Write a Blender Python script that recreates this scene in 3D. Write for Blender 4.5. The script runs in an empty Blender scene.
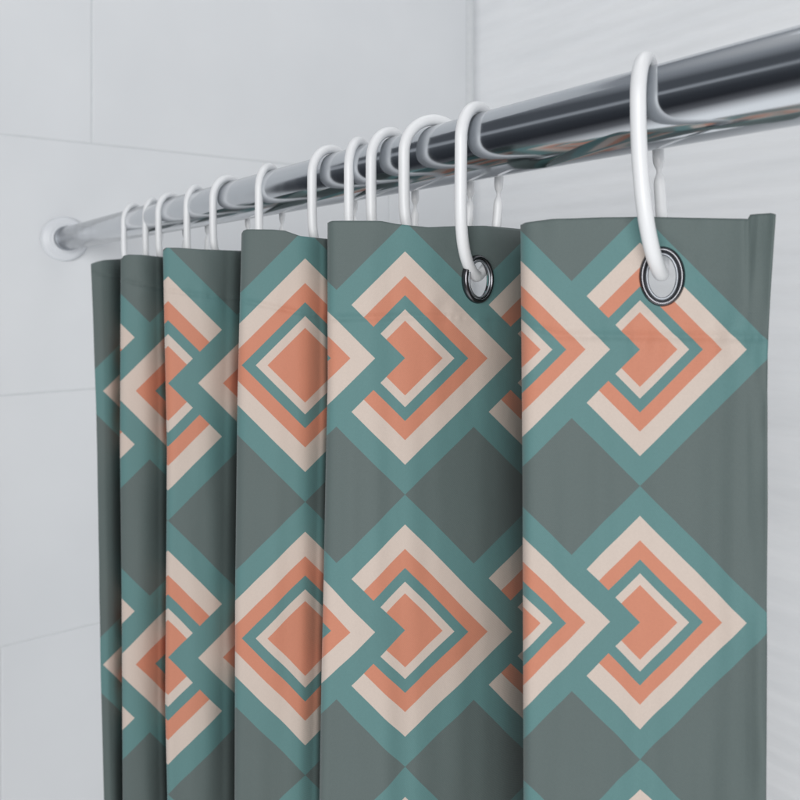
import bpy, bmesh, math, random
from mathutils import Vector, noise
R = math.radians
sc = bpy.context.scene
col = sc.collection
F = 772.0; HOR = 288.0
FWD = (-0.811, 0.585); RT = (0.585, 0.811)      # camera heading in plan; the rod runs along X
ROD_Y, ROD_Z, ROD_R = 0.320, 0.0875, 0.020
WALL_X, BACK_Y = -1.47, 1.277

def plan(a, d):                                  # bearing a = tan(angle off the heading), distance ahead d
    return (d*(FWD[0]+a*RT[0]), d*(FWD[1]+a*RT[1]))
def bear(p): return (p-400.0)/F

def lerp(a, b, t): return a+(b-a)*t
def interp(pts, x):
    if x <= pts[0][0]: return pts[0][1]
    for (x0, y0), (x1, y1) in zip(pts, pts[1:]):
        if x <= x1: return lerp(y0, y1, (x-x0)/(x1-x0))
    return pts[-1][1]
def sinterp(pts, x):                             # smooth monotone-ish version
    if x <= pts[0][0]: return pts[0][1]
    n = len(pts)
    for i in range(n-1):
        x0, y0 = pts[i]; x1, y1 = pts[i+1]
        if x <= x1:
            def sl(j):
                if j <= 0: return (pts[1][1]-pts[0][1])/(pts[1][0]-pts[0][0])
                if j >= n-1: return (pts[-1][1]-pts[-2][1])/(pts[-1][0]-pts[-2][0])
                return (pts[j+1][1]-pts[j-1][1])/(pts[j+1][0]-pts[j-1][0])
            h = x1-x0; t = (x-x0)/h
            return ((2*t**3-3*t*t+1)*y0+(t**3-2*t*t+t)*h*sl(i)+(-2*t**3+3*t*t)*y1+(t**3-t*t)*h*sl(i+1))
    return pts[-1][1]

# ------------------------------------------------------------------ materials
def newmat(name):
    m = bpy.data.materials.new(name); m.use_nodes = True
    nt = m.node_tree; nt.nodes.clear()
    out = nt.nodes.new('ShaderNodeOutputMaterial'); b = nt.nodes.new('ShaderNodeBsdfPrincipled')
    nt.links.new(b.outputs[0], out.inputs[0])
    return m, nt, b
def N(nt, t, **k):
    n = nt.nodes.new(t)
    for a, v in k.items(): setattr(n, a, v)
    return n
def M(nt, op, a, b=None, c=None):
    n = nt.nodes.new('ShaderNodeMath'); n.operation = op
    for i, v in enumerate((a, b, c)):
        if v is None: continue
        if isinstance(v, (int, float)): n.inputs[i].default_value = v
        else: nt.links.new(v, n.inputs[i])
    return n.outputs[0]
def bump(nt, b, h, strength, dist):
    n = nt.nodes.new('ShaderNodeBump'); n.inputs['Strength'].default_value = strength
    n.inputs['Distance'].default_value = dist
    nt.links.new(h, n.inputs['Height']); nt.links.new(n.outputs[0], b.inputs['Normal'])
    return n
def noisetex(nt, vec, scale, detail=3, rough=.5):
    n = nt.nodes.new('ShaderNodeTexNoise'); n.inputs['Scale'].default_value = scale
    n.inputs['Detail'].default_value = detail; n.inputs['Roughness'].default_value = rough
    nt.links.new(vec, n.inputs['Vector']); return n.outputs[0]

# printed fabric: bands of nested squares, each column tucked beneath its neighbour
GREY = (0.101, 0.130, 0.127, 1); TEAL = (0.102, 0.212, 0.212, 1)
ORANGE = (0.53, 0.213, 0.136, 1); CREAM = (0.555, 0.470, 0.415, 1)
def fabric_mat():
    m, nt, b = newmat('printed_fabric')
    uv = N(nt, 'ShaderNodeUVMap'); uv.uv_map = 'print'
    s = N(nt, 'ShaderNodeSeparateXYZ'); nt.links.new(uv.outputs[0], s.inputs[0])
    U, V = s.outputs[0], s.outputs[1]
    P = 0.5
    A = M(nt, 'ABSOLUTE', U)
    k = M(nt, 'FLOOR', M(nt, 'DIVIDE', A, P))
    lx = M(nt, 'SUBTRACT', A, M(nt, 'MULTIPLY', k, P))
    w = M(nt, 'ABSOLUTE', M(nt, 'SUBTRACT', M(nt, 'FRACT', V), 0.5))      # 0 on a band's centre line
    d1 = M(nt, 'ADD', lx, w)
    d2 = M(nt, 'ADD', M(nt, 'SUBTRACT', P, lx), w)
    kmax = M(nt, 'ADD', M(nt, 'MULTIPLY', M(nt, 'GREATER_THAN', U, 0.0), 3.0), 2.0)
    d1 = M(nt, 'ADD', d1, M(nt, 'GREATER_THAN', k, M(nt, 'ADD', kmax, .1)))
    d2 = M(nt, 'ADD', d2, M(nt, 'GREATER_THAN', k, M(nt, 'SUBTRACT', kmax, .9)))
    use1 = M(nt, 'LESS_THAN', d1, P)
    d = M(nt, 'ADD', M(nt, 'MULTIPLY', d1, use1), M(nt, 'MULTIPLY', d2, M(nt, 'SUBTRACT', 1.0, use1)))
    cr = N(nt, 'ShaderNodeValToRGB'); cr.color_ramp.interpolation = 'CONSTANT'
    stops = [(0, ORANGE), (37.3, CREAM), (48.8, TEAL), (62.2, ORANGE), (81.2, CREAM), (106.2, TEAL), (136.75, GREY)]
    el = cr.color_ramp.elements
    while len(el) < len(stops): el.new(0.5)
    for e, (p, c) in zip(el, stops): e.position = p/273.5; e.color = c
    nt.links.new(d, cr.inputs[0])
    tc = N(nt, 'ShaderNodeTexCoord')
    big = noisetex(nt, tc.outputs['Object'], 9, 4, .55)
    hs = N(nt, 'ShaderNodeHueSaturation'); nt.links.new(cr.outputs[0], hs.inputs['Color'])
    nt.links.new(M(nt, 'ADD', M(nt, 'ADD', M(nt, 'MULTIPLY', big, 0.12), M(nt, 'MULTIPLY', noisetex(nt, tc.outputs['Object'], 900, 2, .7), .13)), 0.875), hs.inputs['Value'])
    nt.links.new(hs.outputs[0], b.inputs['Base Color'])
    b.inputs['Roughness'].default_value = .62
    b.inputs['Specular IOR Level'].default_value = .25
    b.inputs['Sheen Weight'].default_value = .08
    # weave
    w1 = N(nt, 'ShaderNodeTexWave'); w1.bands_direction = 'Z'; w1.inputs['Scale'].default_value = 420
    w1.inputs['Distortion'].default_value = .6
    w2 = N(nt, 'ShaderNodeTexWave'); w2.bands_direction = 'DIAGONAL'; w2.inputs['Scale'].default_value = 420
    w2.inputs['Distortion'].default_value = .6
    for w_ in (w1, w2): nt.links.new(tc.outputs['Object'], w_.inputs['Vector'])
    hh = M(nt, 'ADD', M(nt, 'MULTIPLY', M(nt, 'ADD', w1.outputs[1], w2.outputs[1]), .07), M(nt, 'MULTIPLY', noisetex(nt, tc.outputs['Object'], 28, 4), 3.0))
    bump(nt, b, hh, .35, .0008)
    return m
M_FAB = fabric_mat()

def chrome_mat(name, c, rough, scratches=.0):
    m, nt, b = newmat(name)
    b.inputs['Metallic'].default_value = 1; b.inputs['Base Color'].default_value = (*c, 1)
    tc = N(nt, 'ShaderNodeTexCoord')
    n = noisetex(nt, tc.outputs['Object'], 40, 5)
    nt.links.new(M(nt, 'ADD', M(nt, 'MULTIPLY', n, rough), rough*.5), b.inputs['Roughness'])
    if scratches: bump(nt, b, noisetex(nt, tc.outputs['Object'], 14, 2), scratches, .001)
    return m
M_CHROME = chrome_mat('polished_chrome', (.52, .545, .575), .12, .12)
M_RIM = chrome_mat('eyelet_metal', (.13, .13, .14), .26)
M_CAP = chrome_mat('satin_metal', (.33, .35, .38), .5)

def plastic(name, c, rough, sss=.0):
    m, nt, b = newmat(name)
    tc = N(nt, 'ShaderNodeTexCoord'); n = noisetex(nt, tc.outputs['Object'], 30, 3)
    mx = N(nt, 'ShaderNodeMix'); mx.data_type = 'RGBA'
    mx.inputs['A'].default_value = (*[v*.96 for v in c], 1); mx.inputs['B'].default_value = (*c, 1)
    nt.links.new(n, mx.inputs['Factor']); nt.links.new(mx.outputs['Result'], b.inputs['Base Color'])
    b.inputs['Roughness'].default_value = rough
    if sss:
        b.inputs['Subsurface Weight'].default_value = sss; b.inputs['Subsurface Radius'].default_value = (1, 1, 1)
        b.inputs['Subsurface Scale'].default_value = .004
    return m
M_RING = plastic('white_plastic', (.76, .77, .785), .40, .25)
M_FLANGE = plastic('flange_plastic', (.66, .68, .71), .4)

def tile_mat():
    m, nt, b = newmat('pale_wall_tile')
    tc = N(nt, 'ShaderNodeTexCoord'); o = tc.outputs['Object']
    n = noisetex(nt, o, 1.7, 4, .55)
    cr = N(nt, 'ShaderNodeValToRGB'); e = cr.color_ramp.elements
    e[0].position = .3; e[0].color = (.645, .663, .685, 1); e[1].position = .7; e[1].color = (.712, .727, .745, 1)
    nt.links.new(n, cr.inputs[0]); nt.links.new(cr.outputs[0], b.inputs['Base Color'])
    b.inputs['Roughness'].default_value = .38; b.inputs['Specular IOR Level'].default_value = .3
    bump(nt, b, noisetex(nt, o, 5, 3), .15, .01)
    return m
M_TILE = tile_mat()
def grout_mat():
    m, nt, b = newmat('grout')
    tc = N(nt, 'ShaderNodeTexCoord'); n = noisetex(nt, tc.outputs['Object'], 60, 3)
    cr = N(nt, 'ShaderNodeValToRGB'); e = cr.color_ramp.elements
    e[0].color = (.56, .58, .60, 1); e[1].color = (.64, .66, .675, 1)
    nt.links.new(n, cr.inputs[0]); nt.links.new(cr.outputs[0], b.inputs['Base Color'])
    b.inputs['Roughness'].default_value = .8
    return m
M_GROUT = grout_mat()
def ribbed_mat():
    m, nt, b = newmat('rippled_wall_glaze')
    tc = N(nt, 'ShaderNodeTexCoord'); o = tc.outputs['Object']
    cr = N(nt, 'ShaderNodeValToRGB'); e = cr.color_ramp.elements
    e[0].position = .3; e[0].color = (.75, .767, .787, 1); e[1].position = .72; e[1].color = (.82, .835, .853, 1)
    mp = N(nt, 'ShaderNodeMapping'); mp.inputs['Scale'].default_value = (1.2, 1, 9)
    nt.links.new(o, mp.inputs[0])
    n = noisetex(nt, mp.outputs[0], 3, 5, .6)
    nt.links.new(n, cr.inputs[0]); nt.links.new(cr.outputs[0], b.inputs['Base Color'])
    b.inputs['Roughness'].default_value = .42; b.inputs['Specular IOR Level'].default_value = .35
    mp2 = N(nt, 'ShaderNodeMapping'); mp2.inputs['Scale'].default_value = (2.5, 1, 30)
    nt.links.new(o, mp2.inputs[0])
    bump(nt, b, noisetex(nt, mp2.outputs[0], 2, 3, .6), .22, .004)
    return m
M_RIB = ribbed_mat()

# ------------------------------------------------------------------ object helpers
def link(name, bm, mat, parent=None, smooth=True):
    me = bpy.data.meshes.new(name); bm.to_mesh(me); bm.free()
    o = bpy.data.objects.new(name, me); col.objects.link(o)
    me.materials.append(mat)
    if smooth:
        for p in me.polygons: p.use_smooth = True
    if parent: o.parent = parent
    return o
def tag(o, label=None, cat=None, group=None, kind=None):
    if label: o['label'] = label
    if cat: o['category'] = cat
    if group: o['group'] = group
    if kind: o['kind'] = kind
    return o
def empty(name, loc):
    o = bpy.data.objects.new(name, None); col.objects.link(o); o.location = loc; o.empty_display_size = .02
    return o
def lathe_x(bm, prof, cx, cy, cz, seg=96):       # profile (x, r) turned about an axis along X
    rings = []
    for x, r in prof:
        rings.append([bm.verts.new((cx+x, cy+r*math.cos(2*math.pi*i/seg), cz+r*math.sin(2*math.pi*i/seg))) for i in range(seg)])
    for a, b in zip(rings, rings[1:]):
        for i in range(seg): bm.faces.new((a[i], a[(i+1) % seg], b[(i+1) % seg], b[i]))
    bm.faces.new(rings[0]); bm.faces.new(list(reversed(rings[-1])))
    bmesh.ops.recalc_face_normals(bm, faces=bm.faces)
def tube_closed(bm, pts, rad, seg=20):           # closed loop with a radius at every point
    n = len(pts); rings = []
    cen = sum(pts, Vector())/n
    nrm = Vector((0, 0, 0))
    for i in range(n): nrm += (pts[i]-cen).cross(pts[(i+1) % n]-cen)
    nrm.normalize()
    for i in range(n):
        t = (pts[(i+1) % n]-pts[i-1]).normalized(); s = t.cross(nrm).normalized()
        rings.append([bm.verts.new(pts[i]+rad[i]*(s*math.cos(2*math.pi*j/seg)+nrm*math.sin(2*math.pi*j/seg))) for j in range(seg)])
    for i in range(n):
        a, b = rings[i], rings[(i+1) % n]
        for j in range(seg): bm.faces.new((a[j], a[(j+1) % seg], b[(j+1) % seg], b[j]))
    bmesh.ops.recalc_face_normals(bm, faces=bm.faces)

# ------------------------------------------------------------------ setting
def box(bm, x0, x1, y0, y1, z0, z1):
    v = [bm.verts.new(p) for p in ((x0, y0, z0), (x1, y0, z0), (x1, y1, z0), (x0, y1, z0), (x0, y0, z1), (x1, y0, z1), (x1, y1, z1), (x0, y1, z1))]
    fs = [bm.faces.new([v[i] for i in f]) for f in ((0, 3, 2, 1), (4, 5, 6, 7), (0, 1, 5, 4), (1, 2, 6, 5), (2, 3, 7, 6), (3, 0, 4, 7))]
    return v, fs
# left wall: big tiles in running bond
wl = empty('wall_left', (WALL_X, .4, -1.4))
tag(wl, 'pale grey wall of large smooth tiles holding the far end of the rail', 'wall', kind='structure')
inv = Vector((-WALL_X, -.4, 1.4))
bm = bmesh.new()
zs = [-1.49, -1.05, -.614, -.184, .263, .75, 1.16, 1.59]
offs = [.7, .219, .80, .10, .368, .8, .2]
G = .0010
for r in range(len(zs)-1):
    W = .93; y = offs[r]-3*W
    while y < BACK_Y+.1:
        y0, y1 = max(y, -.04), min(y+W, BACK_Y+.02)
        if y1-y0 > .02:
            t = bmesh.new(); box(t, WALL_X-.012, WALL_X, y0+G, y1-G, zs[r]+G, zs[r+1]-G)
            bmesh.ops.bevel(t, geom=list(t.edges), offset=.0022, segments=3, profile=.5, affect='EDGES')
            bmesh.ops.translate(t, vec=inv, verts=t.verts)
            me = bpy.data.meshes.new('tmp'); t.to_mesh(me); t.free(); bm.from_mesh(me); bpy.data.meshes.remove(me)
        y += W
link('tiles', bm, M_TILE, wl, smooth=False)
bm = bmesh.new(); box(bm, WALL_X-.10, WALL_X-.0009, -.04, BACK_Y+.1, -1.49, 1.59)
bmesh.ops.translate(bm, vec=inv, verts=bm.verts)
link('grout', bm, M_GROUT, wl, smooth=False)
# rounded fillet added down the inner corner to soften its dark line
bm = bmesh.new(); rb_ = .014; prev = None
arc = [(WALL_X+rb_-rb_*math.cos(math.pi/2*q/8), BACK_Y-rb_+rb_*math.sin(math.pi/2*q/8)) for q in range(9)]+[(WALL_X+rb_, BACK_Y+.003), (WALL_X-.003, BACK_Y+.003), (WALL_X-.003, BACK_Y-rb_)]
lo = [bm.verts.new((x, y, -1.48)) for x, y in arc]; hi = [bm.verts.new((x, y, 1.58)) for x, y in arc]
for q in range(len(arc)): bm.faces.new((lo[q], lo[(q+1) % len(arc)], hi[(q+1) % len(arc)], hi[q]))
bmesh.ops.translate(bm, vec=inv, verts=bm.verts)
link('corner_fillet', bm, M_GROUT, wl, smooth=False)
# back wall with soft horizontal ripples, as a real relief
bm = bmesh.new()
nx, nz = 60, 520; x0, x1, z0, z1 = WALL_X-.01, 1.9, -1.49, 1.59
grid = []
for j in range(nz+1):
    z = lerp(z0, z1, j/nz); row = []
    for i in range(nx+1):
        x = lerp(x0, x1, i/nx)
        h = .0014*math.sin(2*math.pi*(z/.030+.22*noise.noise(Vector((x*1.3, 0, z*2.2)))))*(.75+.4*noise.noise(Vector((x*.8, 3, z*1.5))))
        h += .0004*noise.noise(Vector((x*2, 7, z*9)))
        h *= max(0, min(1, (x-WALL_X-.02)/.16))          # flat where it meets the corner fillet
        row.append(bm.verts.new((x, BACK_Y-h, z)))
    grid.append(row)
for j in range(nz):
    for i in range(nx): bm.faces.new((grid[j][i], grid[j][i+1], grid[j+1][i+1], grid[j+1][i]))
wb = link('wall_back', bm, M_RIB)
sm = wb.modifiers.new('thickness', 'SOLIDIFY'); sm.thickness = .08; sm.offset = -1
tag(wb, 'pale wall with soft horizontal ripples behind the rail', 'wall', kind='structure')

# ------------------------------------------------------------------ rail
rod = empty('curtain_rail', (WALL_X, ROD_Y, ROD_Z))
tag(rod, 'polished chrome shower curtain rail running out of the tiled wall', 'curtain rail')
bm = bmesh.new(); lathe_x(bm, [(.018, ROD_R-.0005), (.02, ROD_R), (1.36, ROD_R), (1.80, ROD_R), (1.802, ROD_R-.001)], 0, 0, 0, 128)
link('tube', bm, M_CHROME, rod)
bm = bmesh.new(); lathe_x(bm, [(0, .0385), (.003, .0395), (.006, .0392), (.009, .0375), (.011, .034), (.012, .029), (.013, .0265), (.018, .0250), (.021, .0240), (.0212, .0202)], 0, 0, 0, 96)
link('wall_flange', bm, M_FLANGE, rod)
bm = bmesh.new(); lathe_x(bm, [(.0205, .0205), (.021, .0216), (.033, .0216), (.034, .0206)], 0, 0, 0, 96)
link('end_collar', bm, M_CAP, rod)

# ------------------------------------------------------------------ curtain
# each pleat: offset of the print (px_of_column, column), y of print row, left-edge line, right end, depth profile, top line
LEFT = [
 [(262, 91), (415, 96.5), (560, 99), (640, 100), (800, 104), (1300, 110)],
 [(258, 121), (450, 120.3), (600, 122), (800, 123), (1300, 124)],
 [(248, 163.3), (340, 165), (450, 167.3), (572, 166.5), (710, 165.5), (800, 167.6), (1300, 170)],
 [(231, 242), (400, 237.8), (590, 235.6), (800, 235), (1300, 234)],
 [(221, 328), (320, 328), (380, 328.2), (480, 326), (590, 324), (680, 322), (800, 320), (1300, 316)],
 [(221, 521), (480, 523), (800, 524), (1300, 525)],
 [(214, 776), (250, 773.5), (300, 770), (355, 767.3), (500, 767.5), (800, 766), (1300, 765)]]
TOP = [
 [(91, 264), (97, 261.7), (104, 260), (121, 259), (135, 260)],
 [(121.5, 259), (124, 255.5), (129, 254.5), (140.6, 254.8), (162.5, 257), (175, 259)],
 [(163.3, 249.5), (166, 247.6), (180, 247.8), (200, 249.3), (242, 250.8), (255, 252)],
 [(242, 233), (243.5, 230.5), (247, 229.3), (272.5, 229.6), (285, 230.7), (300, 236), (327.5, 239), (340, 240)],
 [(328, 222), (332, 220.8), (350, 220.8), (381, 221), (397, 224), (428, 227.3), (459, 226), (484, 225.8), (520, 229), (545, 231)],
 [(521, 224.5), (526, 222.5), (552, 219.2), (600, 217.5), (639, 217), (700, 218), (748.6, 219), (750.6, 214.6), (772, 213.6), (776, 215)]]
HID = [10, 9, 12, 14, 22, 0]                     # how far a pleat runs on behind the next one
DEP = [                                           # t (0 = left edge, 1 = next pleat's edge) -> depth
 [(0, 1.05), (.4, 1.052), (.75, 1.063), (1, 1.086), (1.4, 1.15)],
 [(0, .85), (.5, .854), (.8, .867), (1, .888), (1.25, .98)],
 [(0, .72), (.5, .722), (.8, .735), (1, .758), (1.16, .83)],
 [(0, .57), (.5, .567), (.75, .570), (.9, .579), (1, .591), (1.17, .66)],
 [(0, .457), (.45, .457), (.75, .474), (.88, .490), (1, .519), (1.12, .57)],
 [(0, .392), (.2, .384), (.55, .372), (.8, .362), (1, .352)]]
UOFF = [(210, -2), (218, -1), (168.3, -1), (305, 0), (405, 2), (640, 5)]
ROWY = [527.5, 527.5, 520, 502, 495, 486.2]
SEAM = [(91, 272), (163, 290), (242, 300), (328, 318), (430, 316), (521, 322), (560, 335), (775, 337)]
NCOL = [36, 40, 56, 60, 96, 110]
PER = 273.5
# rows by height
ZR = []
z = 0.0
while z > -.105: ZR.append(z); z -= .0009 if z < -.045 and z > -.085 else .0014
while z > -1.30: ZR.append(z); z -= .012 if z > -.6 else .03
ZR.append(-1.32)
HOLES = [(477.5, 279.3, .0096, .0122), (662, 276.5, .0078, .0117)]   # px, py, half-width, half-height of the opening

def edge_px(k, y, d): return interp(LEFT[k], y)
def wrinkle(px, z, k):
    w = .0020*noise.noise(Vector((px*.016, z*2.2, k*5.1)))+.0011*noise.noise(Vector((px*.05, z*7, k*3.3+9)))
    return w
cols = []                                        # list of columns, each a list of (x, y, z, U, V)
pleat_cols = []
for k in range(6):
    lst = []
    n = NCOL[k]
    width = LEFT[k+1][0][1]-LEFT[k][0][1]
    tend = 1+HID[k]/width
    for i in range(n+1):
        u = i/n
        t = tend*(u if k == 5 else u**1.0)
        if k < 5: t = tend*(1-(1-u)**1.0)
        colv = []
        pxt = LEFT[k][0][1]+t*width
        base = sinterp(DEP[k], t)
        # rounded roll of the fold at the left edge
        rl = .006*math.exp(-(t*width)/ (2.2 if k < 5 else 3.5)) if k > 0 else 0
        ztop = (HOR-interp(TOP[k], pxt))*base/F
        zseam = (HOR-interp(SEAM, pxt))*base/F
        for zr in ZR:
            z = ztop+zr
            # drape: lower down the pleats spread a little
            d = base*(1+0)+rl
            y = HOR-z*F/base
            px = lerp(edge_px(k, y, base), edge_px(k+1, y, base), t)
            nz_ = wrinkle(pxt, z, k)*(.5+min(1, -zr*4))
            # stitched hem
            dz = z-zseam
            hem = -.0007/(1+math.exp(max(-60, min(60, -dz/.0013)))) + .0013*math.exp(-(dz/.0021)**2)*(1+.4*noise.noise(Vector((pxt*.25, k, 0))))
            puck = .0011*math.exp(-(dz/.010)**2)*noise.noise(Vector((pxt*.07, z*38, 3+k)))
            top = .0009*math.exp(zr/.005)*noise.noise(Vector((pxt*.06, 1, k)))
            if k == 5:
                e = px-(edge_px(6, y, base)-20)
                if e > 0:                       # folded side hem with puckers
                    hem -= .0009*min(1, e/1.5)*(.12+.88/(1+math.exp(max(-50, min(50, -(zr+.026)/.004)))))
                    puck += .0040*(e/20)*noise.noise(Vector((4.0, z*26, 8)))+.0030*noise.noise(Vector((px*.06, z*34, 2)))*(e/20)
                    px += .55*noise.noise(Vector((1, z*20, 6)))*(e/20)
                if zr > -.05: puck += .0012*math.exp(-((px-748)/2.5)**2)*(1+zr/.05)
            for (hx, hy, ra, rb) in HOLES:       # cloth pulled into small creases round each eyelet
                if k == (4 if hx < 521 else 5):
                    ax, ay = px-hx, y-hy; rr_ = math.hypot(ax, ay)
                    if rr_ < 110:
                        th = math.atan2(ay, ax)
                        puck += .0016*math.exp(-((rr_-26)/26)**2)*noise.noise(Vector((math.cos(th)*2.6, math.sin(th)*2.6, k+.5)))
            if k == 0 and t < .1: px += .4*noise.noise(Vector((1, z*14, 6)))
            flat = 1.0
            for (hx, hy, ra, rb) in HOLES:
                if k == (4 if hx < 521 else 5):
                    q_ = max(0, min(1, (math.hypot((px-hx)/.8, y-hy)-31)/16)); flat = min(flat, q_*q_*(3-2*q_))
            dd = d+(nz_+hem+puck+top)*flat
            X, Y = plan(bear(px), dd)
            Uc = (px-UOFF[k][0])/PER+UOFF[k][1]*.5
            Vc = (ROWY[k]-(HOR-z*F/(base+rl)))/PER
            colv.append((X, Y, z, Uc, Vc))
        lst.append(colv)
    pleat_cols.append(lst)
for k in range(6):
    cols += pleat_cols[k]
    if k < 5:
        A, B = pleat_cols[k][-1], pleat_cols[k+1][0]
        A1, B1 = pleat_cols[k][-2], pleat_cols[k+1][1]
        nl = 12
        for i in range(1, nl):
            s = i/nl; c = []
            for a, b, a1, b1 in zip(A, B, A1, B1):
                q = math.sin(math.pi*s)
                h00, h10, h01, h11 = 2*s**3-3*s*s+1, s**3-2*s*s+s, -2*s**3+3*s*s, s**3-s*s
                ta = Vector((a[0]-a1[0], a[1]-a1[1])).normalized()*.03
                tb = Vector((b1[0]-b[0], b1[1]-b[1])).normalized()*.012
                X = h00*a[0]+h10*ta.x+h01*b[0]+h11*tb.x
                Y = h00*a[1]+h10*ta.y+h01*b[1]+h11*tb.y
                c.append((X, Y, lerp(a[2], b[2], s), lerp(a[3], b[3], s), lerp(a[4], b[4], s)))
            cols.append(c)

curtain = empty('shower_curtain', (-.70, .30, -1.30))
tag(curtain, 'hanging pleated fabric curtain printed with teal, coral and cream nested diamonds on grey', 'shower curtain')
off = Vector((.70, -.30, 1.30))
bm = bmesh.new(); uvl = bm.loops.layers.uv.new('print')
vs = []; uvd = {}
for c in cols:
    r = []
    for (x, y, z, u, v) in c:
        w = bm.verts.new(Vector((x, y, z))+off); uvd[w] = (u, v); r.append(w)
    vs.append(r)
hole_c = []
for (hx, hy, ra, rb) in HOLES:
    k = 4 if hx < 521 else 5
    t = (hx-LEFT[k][0][1])/(LEFT[k+1][0][1]-LEFT[k][0][1])
    d = sinterp(DEP[k], t); t2 = t+.02
    p = Vector((*plan(bear(hx), d), (HOR-hy)*d/F))
    px2 = LEFT[k][0][1]+t2*(LEFT[k+1][0][1]-LEFT[k][0][1])
    q = Vector((*plan(bear(px2), sinterp(DEP[k], t2)), p.z))
    hole_c.append((p, (q-p).normalized(), ra, rb))
for i in range(len(vs)-1):
    for j in range(len(ZR)-1):
        quad = (vs[i][j], vs[i+1][j], vs[i+1][j+1], vs[i][j+1])
        cc = (quad[0].co+quad[1].co+quad[2].co+quad[3].co)/4-off
        skip = False
        for p, h, ra, rb in hole_c:
            dv = cc-p
            if dv.length < .03 and (dv.dot(h)/ra)**2+(dv.z/rb)**2 < 1: skip = True
        if skip: continue
        f = bm.faces.new(quad)
        for lp in f.loops: lp[uvl].uv = uvd[lp.vert]
loose = [v for v in bm.verts if not v.link_faces]
bmesh.ops.delete(bm, geom=loose, context='VERTS')
fab = link('fabric', bm, M_FAB, curtain)
so = fab.modifiers.new('cloth_thickness', 'SOLIDIFY'); so.thickness = .0006; so.offset = 0

def ell_ring(bm, p, h, prof, seg=72):            # prof: (ax, az, out) around an oval, out = towards the room
    up = Vector((0, 0, 1)); nrm = h.cross(up).normalized()   # towards the viewer's side
    rings = []
    for ra, rb, o in prof:
        rings.append([bm.verts.new(p+h*ra*math.cos(2*math.pi*i/seg)+up*rb*math.sin(2*math.pi*i/seg)+nrm*o) for i in range(seg)])
    n = len(rings)
    for a in range(n):
        A, B = rings[a], rings[(a+1) % n]
        for i in range(seg): bm.faces.new((A[i], A[(i+1) % seg], B[(i+1) % seg], B[i]))
    bmesh.ops.recalc_face_normals(bm, faces=bm.faces)
for gi, (p, h, ra, rb) in enumerate(hole_c):
    bm = bmesh.new()
    prof = []
    # inner barrel + rounded rim, front
    w = .0023
    for s in range(0, 13):
        an = math.pi*s/12
        prof.append((ra-.0004-.0+w*(1-math.cos(an))*.72, rb-.0004+w*(1-math.cos(an))*.72, -.0002+.0030*math.sin(an)))
    for s in range(0, 7):
        an = math.pi*s/6
        prof.append((ra-.0004+w*.72*(1+math.cos(an)), rb-.0004+w*.72*(1+math.cos(an)), -.0012-.0012*math.sin(an)))
    ell_ring(bm, p+off, h, prof)
    g = link('grommet', bm, M_RIM, curtain)
    # thin bright lip inside the rim
    bm = bmesh.new(); prof = []
    for s in range(12):
        an = 2*math.pi*s/12
        prof.append((ra-.0009+.0007*math.cos(an), rb-.0009+.0007*math.cos(an), .0018+.0007*math.sin(an)))
    ell_ring(bm, p+off, h, prof)
    link('inner_lip', bm, M_CAP, g)

# ------------------------------------------------------------------ rings
def ring_px(x, y):
    fw = FWD[0]*x+FWD[1]*y; rt = RT[0]*x+RT[1]*y
    return 400+F*rt/fw
RINGS = [  # px of the arch, px of the front strand, lowest point z, half width, label
 (135, 124, .010, .027, 'white plastic curtain ring nearest the wall flange, first from the left'),
 (153.5, 145.5, .008, .027, 'white plastic curtain ring above the narrow second pleat, second from the left'),
 (172, 158.5, .006, .027, 'white plastic curtain ring at the inner side of the second pleat, third from the left'),
 (197.5, 187, .010, .027, 'white plastic curtain ring above the cream tip of the third pleat, fourth from the left'),
 (231, 213, .008, .027, 'white plastic curtain ring over the grey top of the third pleat, fifth from left'),
 (271, 259, .010, .027, 'white plastic curtain ring above the left part of the pleat with the whole diamond'),
 (334, 312, .006, .027, 'white plastic curtain ring above the right part of the pleat with the whole diamond'),
 (361, 349, .008, .027, 'slim looking white ring squeezed close between two wider arches, eighth from the left'),
 (394, 371, .010, .027, 'white plastic curtain ring just right of the slim squeezed one, ninth from the left'),
 (438, 404, .008, .027, 'widest arched white ring, next left of the ring in the left metal eyelet'),
 (481, 461, .0070, .027, 'white plastic ring threaded through the left of the two metal eyelets'),
 (648.5, 638, .0065, .027, 'large nearest white ring threaded through the metal eyelet by the curtain edge'),
]
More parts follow.
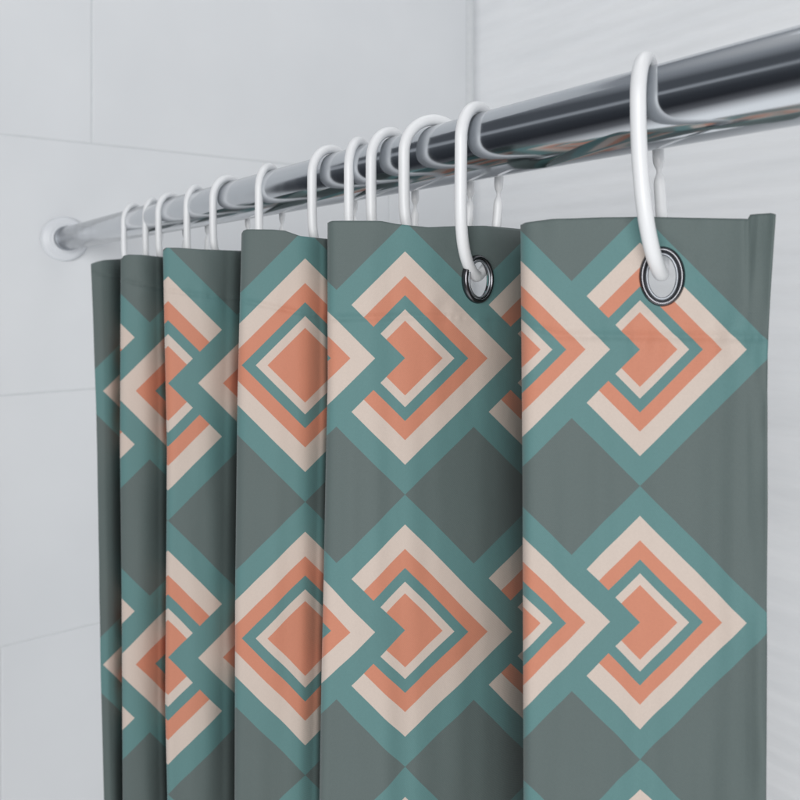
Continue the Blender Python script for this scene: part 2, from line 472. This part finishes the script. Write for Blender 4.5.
for i, (pt, ps, zb, hw, lab) in enumerate(RINGS):
    a = bear(pt); s = ROD_Y/(FWD[1]+a*RT[1]); xc = s*(FWD[0]+a*RT[0])
    best = None
    for yd in range(-450, 651):
        yw = R(yd/10); hx, hy = math.sin(yw), -math.cos(yw)
        e = abs(ring_px(xc+hx*hw, ROD_Y+hy*hw)-ps)
        if best is None or e < best[0]-1e-6: best = (e, yd/10, hx, hy)
    e, yd, hx, hy = best
    print('ring', i, 'xc %.3f yaw %.1f err %.2f' % (xc, yd, e))
    ztop = ROD_Z+ROD_R+.0038
    # local outline: round over the rod, tapering to the foot
    ctl = []
    rr = ztop-ROD_Z
    for q in range(0, 13):                       # front quarter+ of the arch, top to front
        an = math.pi/2*q/12
        ctl.append((hw*math.sin(an), ROD_Z+rr*math.cos(an)))
    zl = zb if i >= 10 else .020
    ex = 1.75 if i >= 10 else 2.4
    hgt = ROD_Z-zl
    for q in range(1, 44):
        t = q/44
        wv = hw*math.cos(math.pi/2*t**ex)**.85
        ctl.append((wv, ROD_Z-hgt*(math.sin(math.pi/2*t)*.55+t*.45)))
    pts2 = ctl+[(0, zl)]+[(-x, z) for x, z in reversed(ctl[1:])]
    # target foot in the eyelet for the two threaded rings
    foot = Vector((0, 0))
    if i >= 10:
        p = hole_c[i-10][0]; foot = Vector((p.x-xc, p.y-ROD_Y))+Vector(FWD)*(.005 if i == 10 else .001)
    pts = []; rad = []
    for (lx, lz) in pts2:
        wgt = max(0, min(1, (ROD_Z-lz)/(ROD_Z-zl)))**2
        pts.append(Vector((hx*lx+foot.x*wgt, hy*lx+foot.y*wgt, lz-ROD_Z)))
        r_ = .0037
        if lx < 0:
            r_ -= .0007*min(1, -lx/.012)
            r_ -= .0021*math.exp(-((lz-.0605)/.0028)**2)       # snap joint on the far side
        rad.append(r_*(1+.0*lx))
    # resample smooth
    bm = bmesh.new(); tube_closed(bm, pts, rad, 24)
    o = link('curtain_ring', bm, M_RING)
    o.location = (xc, ROD_Y, ROD_Z)
    su = o.modifiers.new('smooth', 'SUBSURF'); su.levels = 1; su.render_levels = 1
    tag(o, lab, 'curtain ring', 'white rings along the chrome rail')

# ------------------------------------------------------------------ camera
cam = bpy.data.cameras.new('camera'); co = bpy.data.objects.new('camera', cam); col.objects.link(co)
co.location = (0, 0, 0); co.rotation_euler = (R(90), 0, math.atan2(.811, .585))
cam.sensor_width = 36; cam.lens = F/800*36; cam.shift_y = -(400-HOR)/800
cam.clip_start = .01; cam.clip_end = 50
cam.dof.use_dof = True; cam.dof.focus_distance = .50; cam.dof.aperture_fstop = 15
sc.camera = co

# ------------------------------------------------------------------ light
w = bpy.data.worlds.new('World'); sc.world = w; w.use_nodes = True
nt = w.node_tree; nt.nodes.clear()
out = nt.nodes.new('ShaderNodeOutputWorld'); bg = nt.nodes.new('ShaderNodeBackground')
tc = nt.nodes.new('ShaderNodeTexCoord'); sx = nt.nodes.new('ShaderNodeSeparateXYZ')
nt.links.new(tc.outputs['Generated'], sx.inputs[0])
cr = nt.nodes.new('ShaderNodeValToRGB'); mr = nt.nodes.new('ShaderNodeMapRange')
mr.inputs['From Min'].default_value = -1; mr.inputs['From Max'].default_value = 1
nt.links.new(sx.outputs[2], mr.inputs['Value']); nt.links.new(mr.outputs[0], cr.inputs[0])
el = cr.color_ramp.elements
stops = [(0, (1.25, 1.27, 1.29)), (.12, (1.15, 1.17, 1.19)), (.25, (.16, .165, .18)), (.36, (.03, .033, .04)), (.50, (.05, .056, .066)), (.60, (.10, .11, .125)), (.625, (.42, .44, .47)), (.655, (.36, .38, .41)), (.68, (.10, .11, .125)), (.80, (.10, .11, .125)), (.90, (.35, .37, .40)), (1, (.9, .9, .9))]  # invented surroundings: dark bands and a pale streak for the rail to reflect
while len(el) < len(stops): el.new(.5)
for e, (p, c) in zip(el, stops): e.position = p; e.color = (*c, 1)
nt.links.new(cr.outputs[0], bg.inputs[0]); bg.inputs[1].default_value = 1.0
nt.links.new(bg.outputs[0], out.inputs[0])
def area(name, loc, target, size, energy, colr=(1, 1, 1)):
    l = bpy.data.lights.new(name, 'AREA'); l.size = size; l.energy = energy; l.color = colr
    o = bpy.data.objects.new(name, l); col.objects.link(o); o.location = loc
    o.rotation_euler = (Vector(target)-Vector(loc)).to_track_quat('-Z', 'Y').to_euler()
    return o
area('key_area', (2.05, -2.55, .3), (-.6, .4, -.15), 2.2, 135, (1, .995, .985))  # added soft key lamp behind the camera, stands for no known window
area('top_fill_area', (-.5, .80, 1.7), (-.9, .9, -.2), .8, 4.0, (.97, .985, 1))  # added overhead fill for the walls, not an actual fitting

sc.render.engine = 'CYCLES'
sc.view_settings.view_transform = 'Standard'; sc.view_settings.look = 'None'
sc.view_settings.exposure = 0; sc.view_settings.gamma = 1
sc.render.resolution_x = 1024; sc.render.resolution_y = 1024
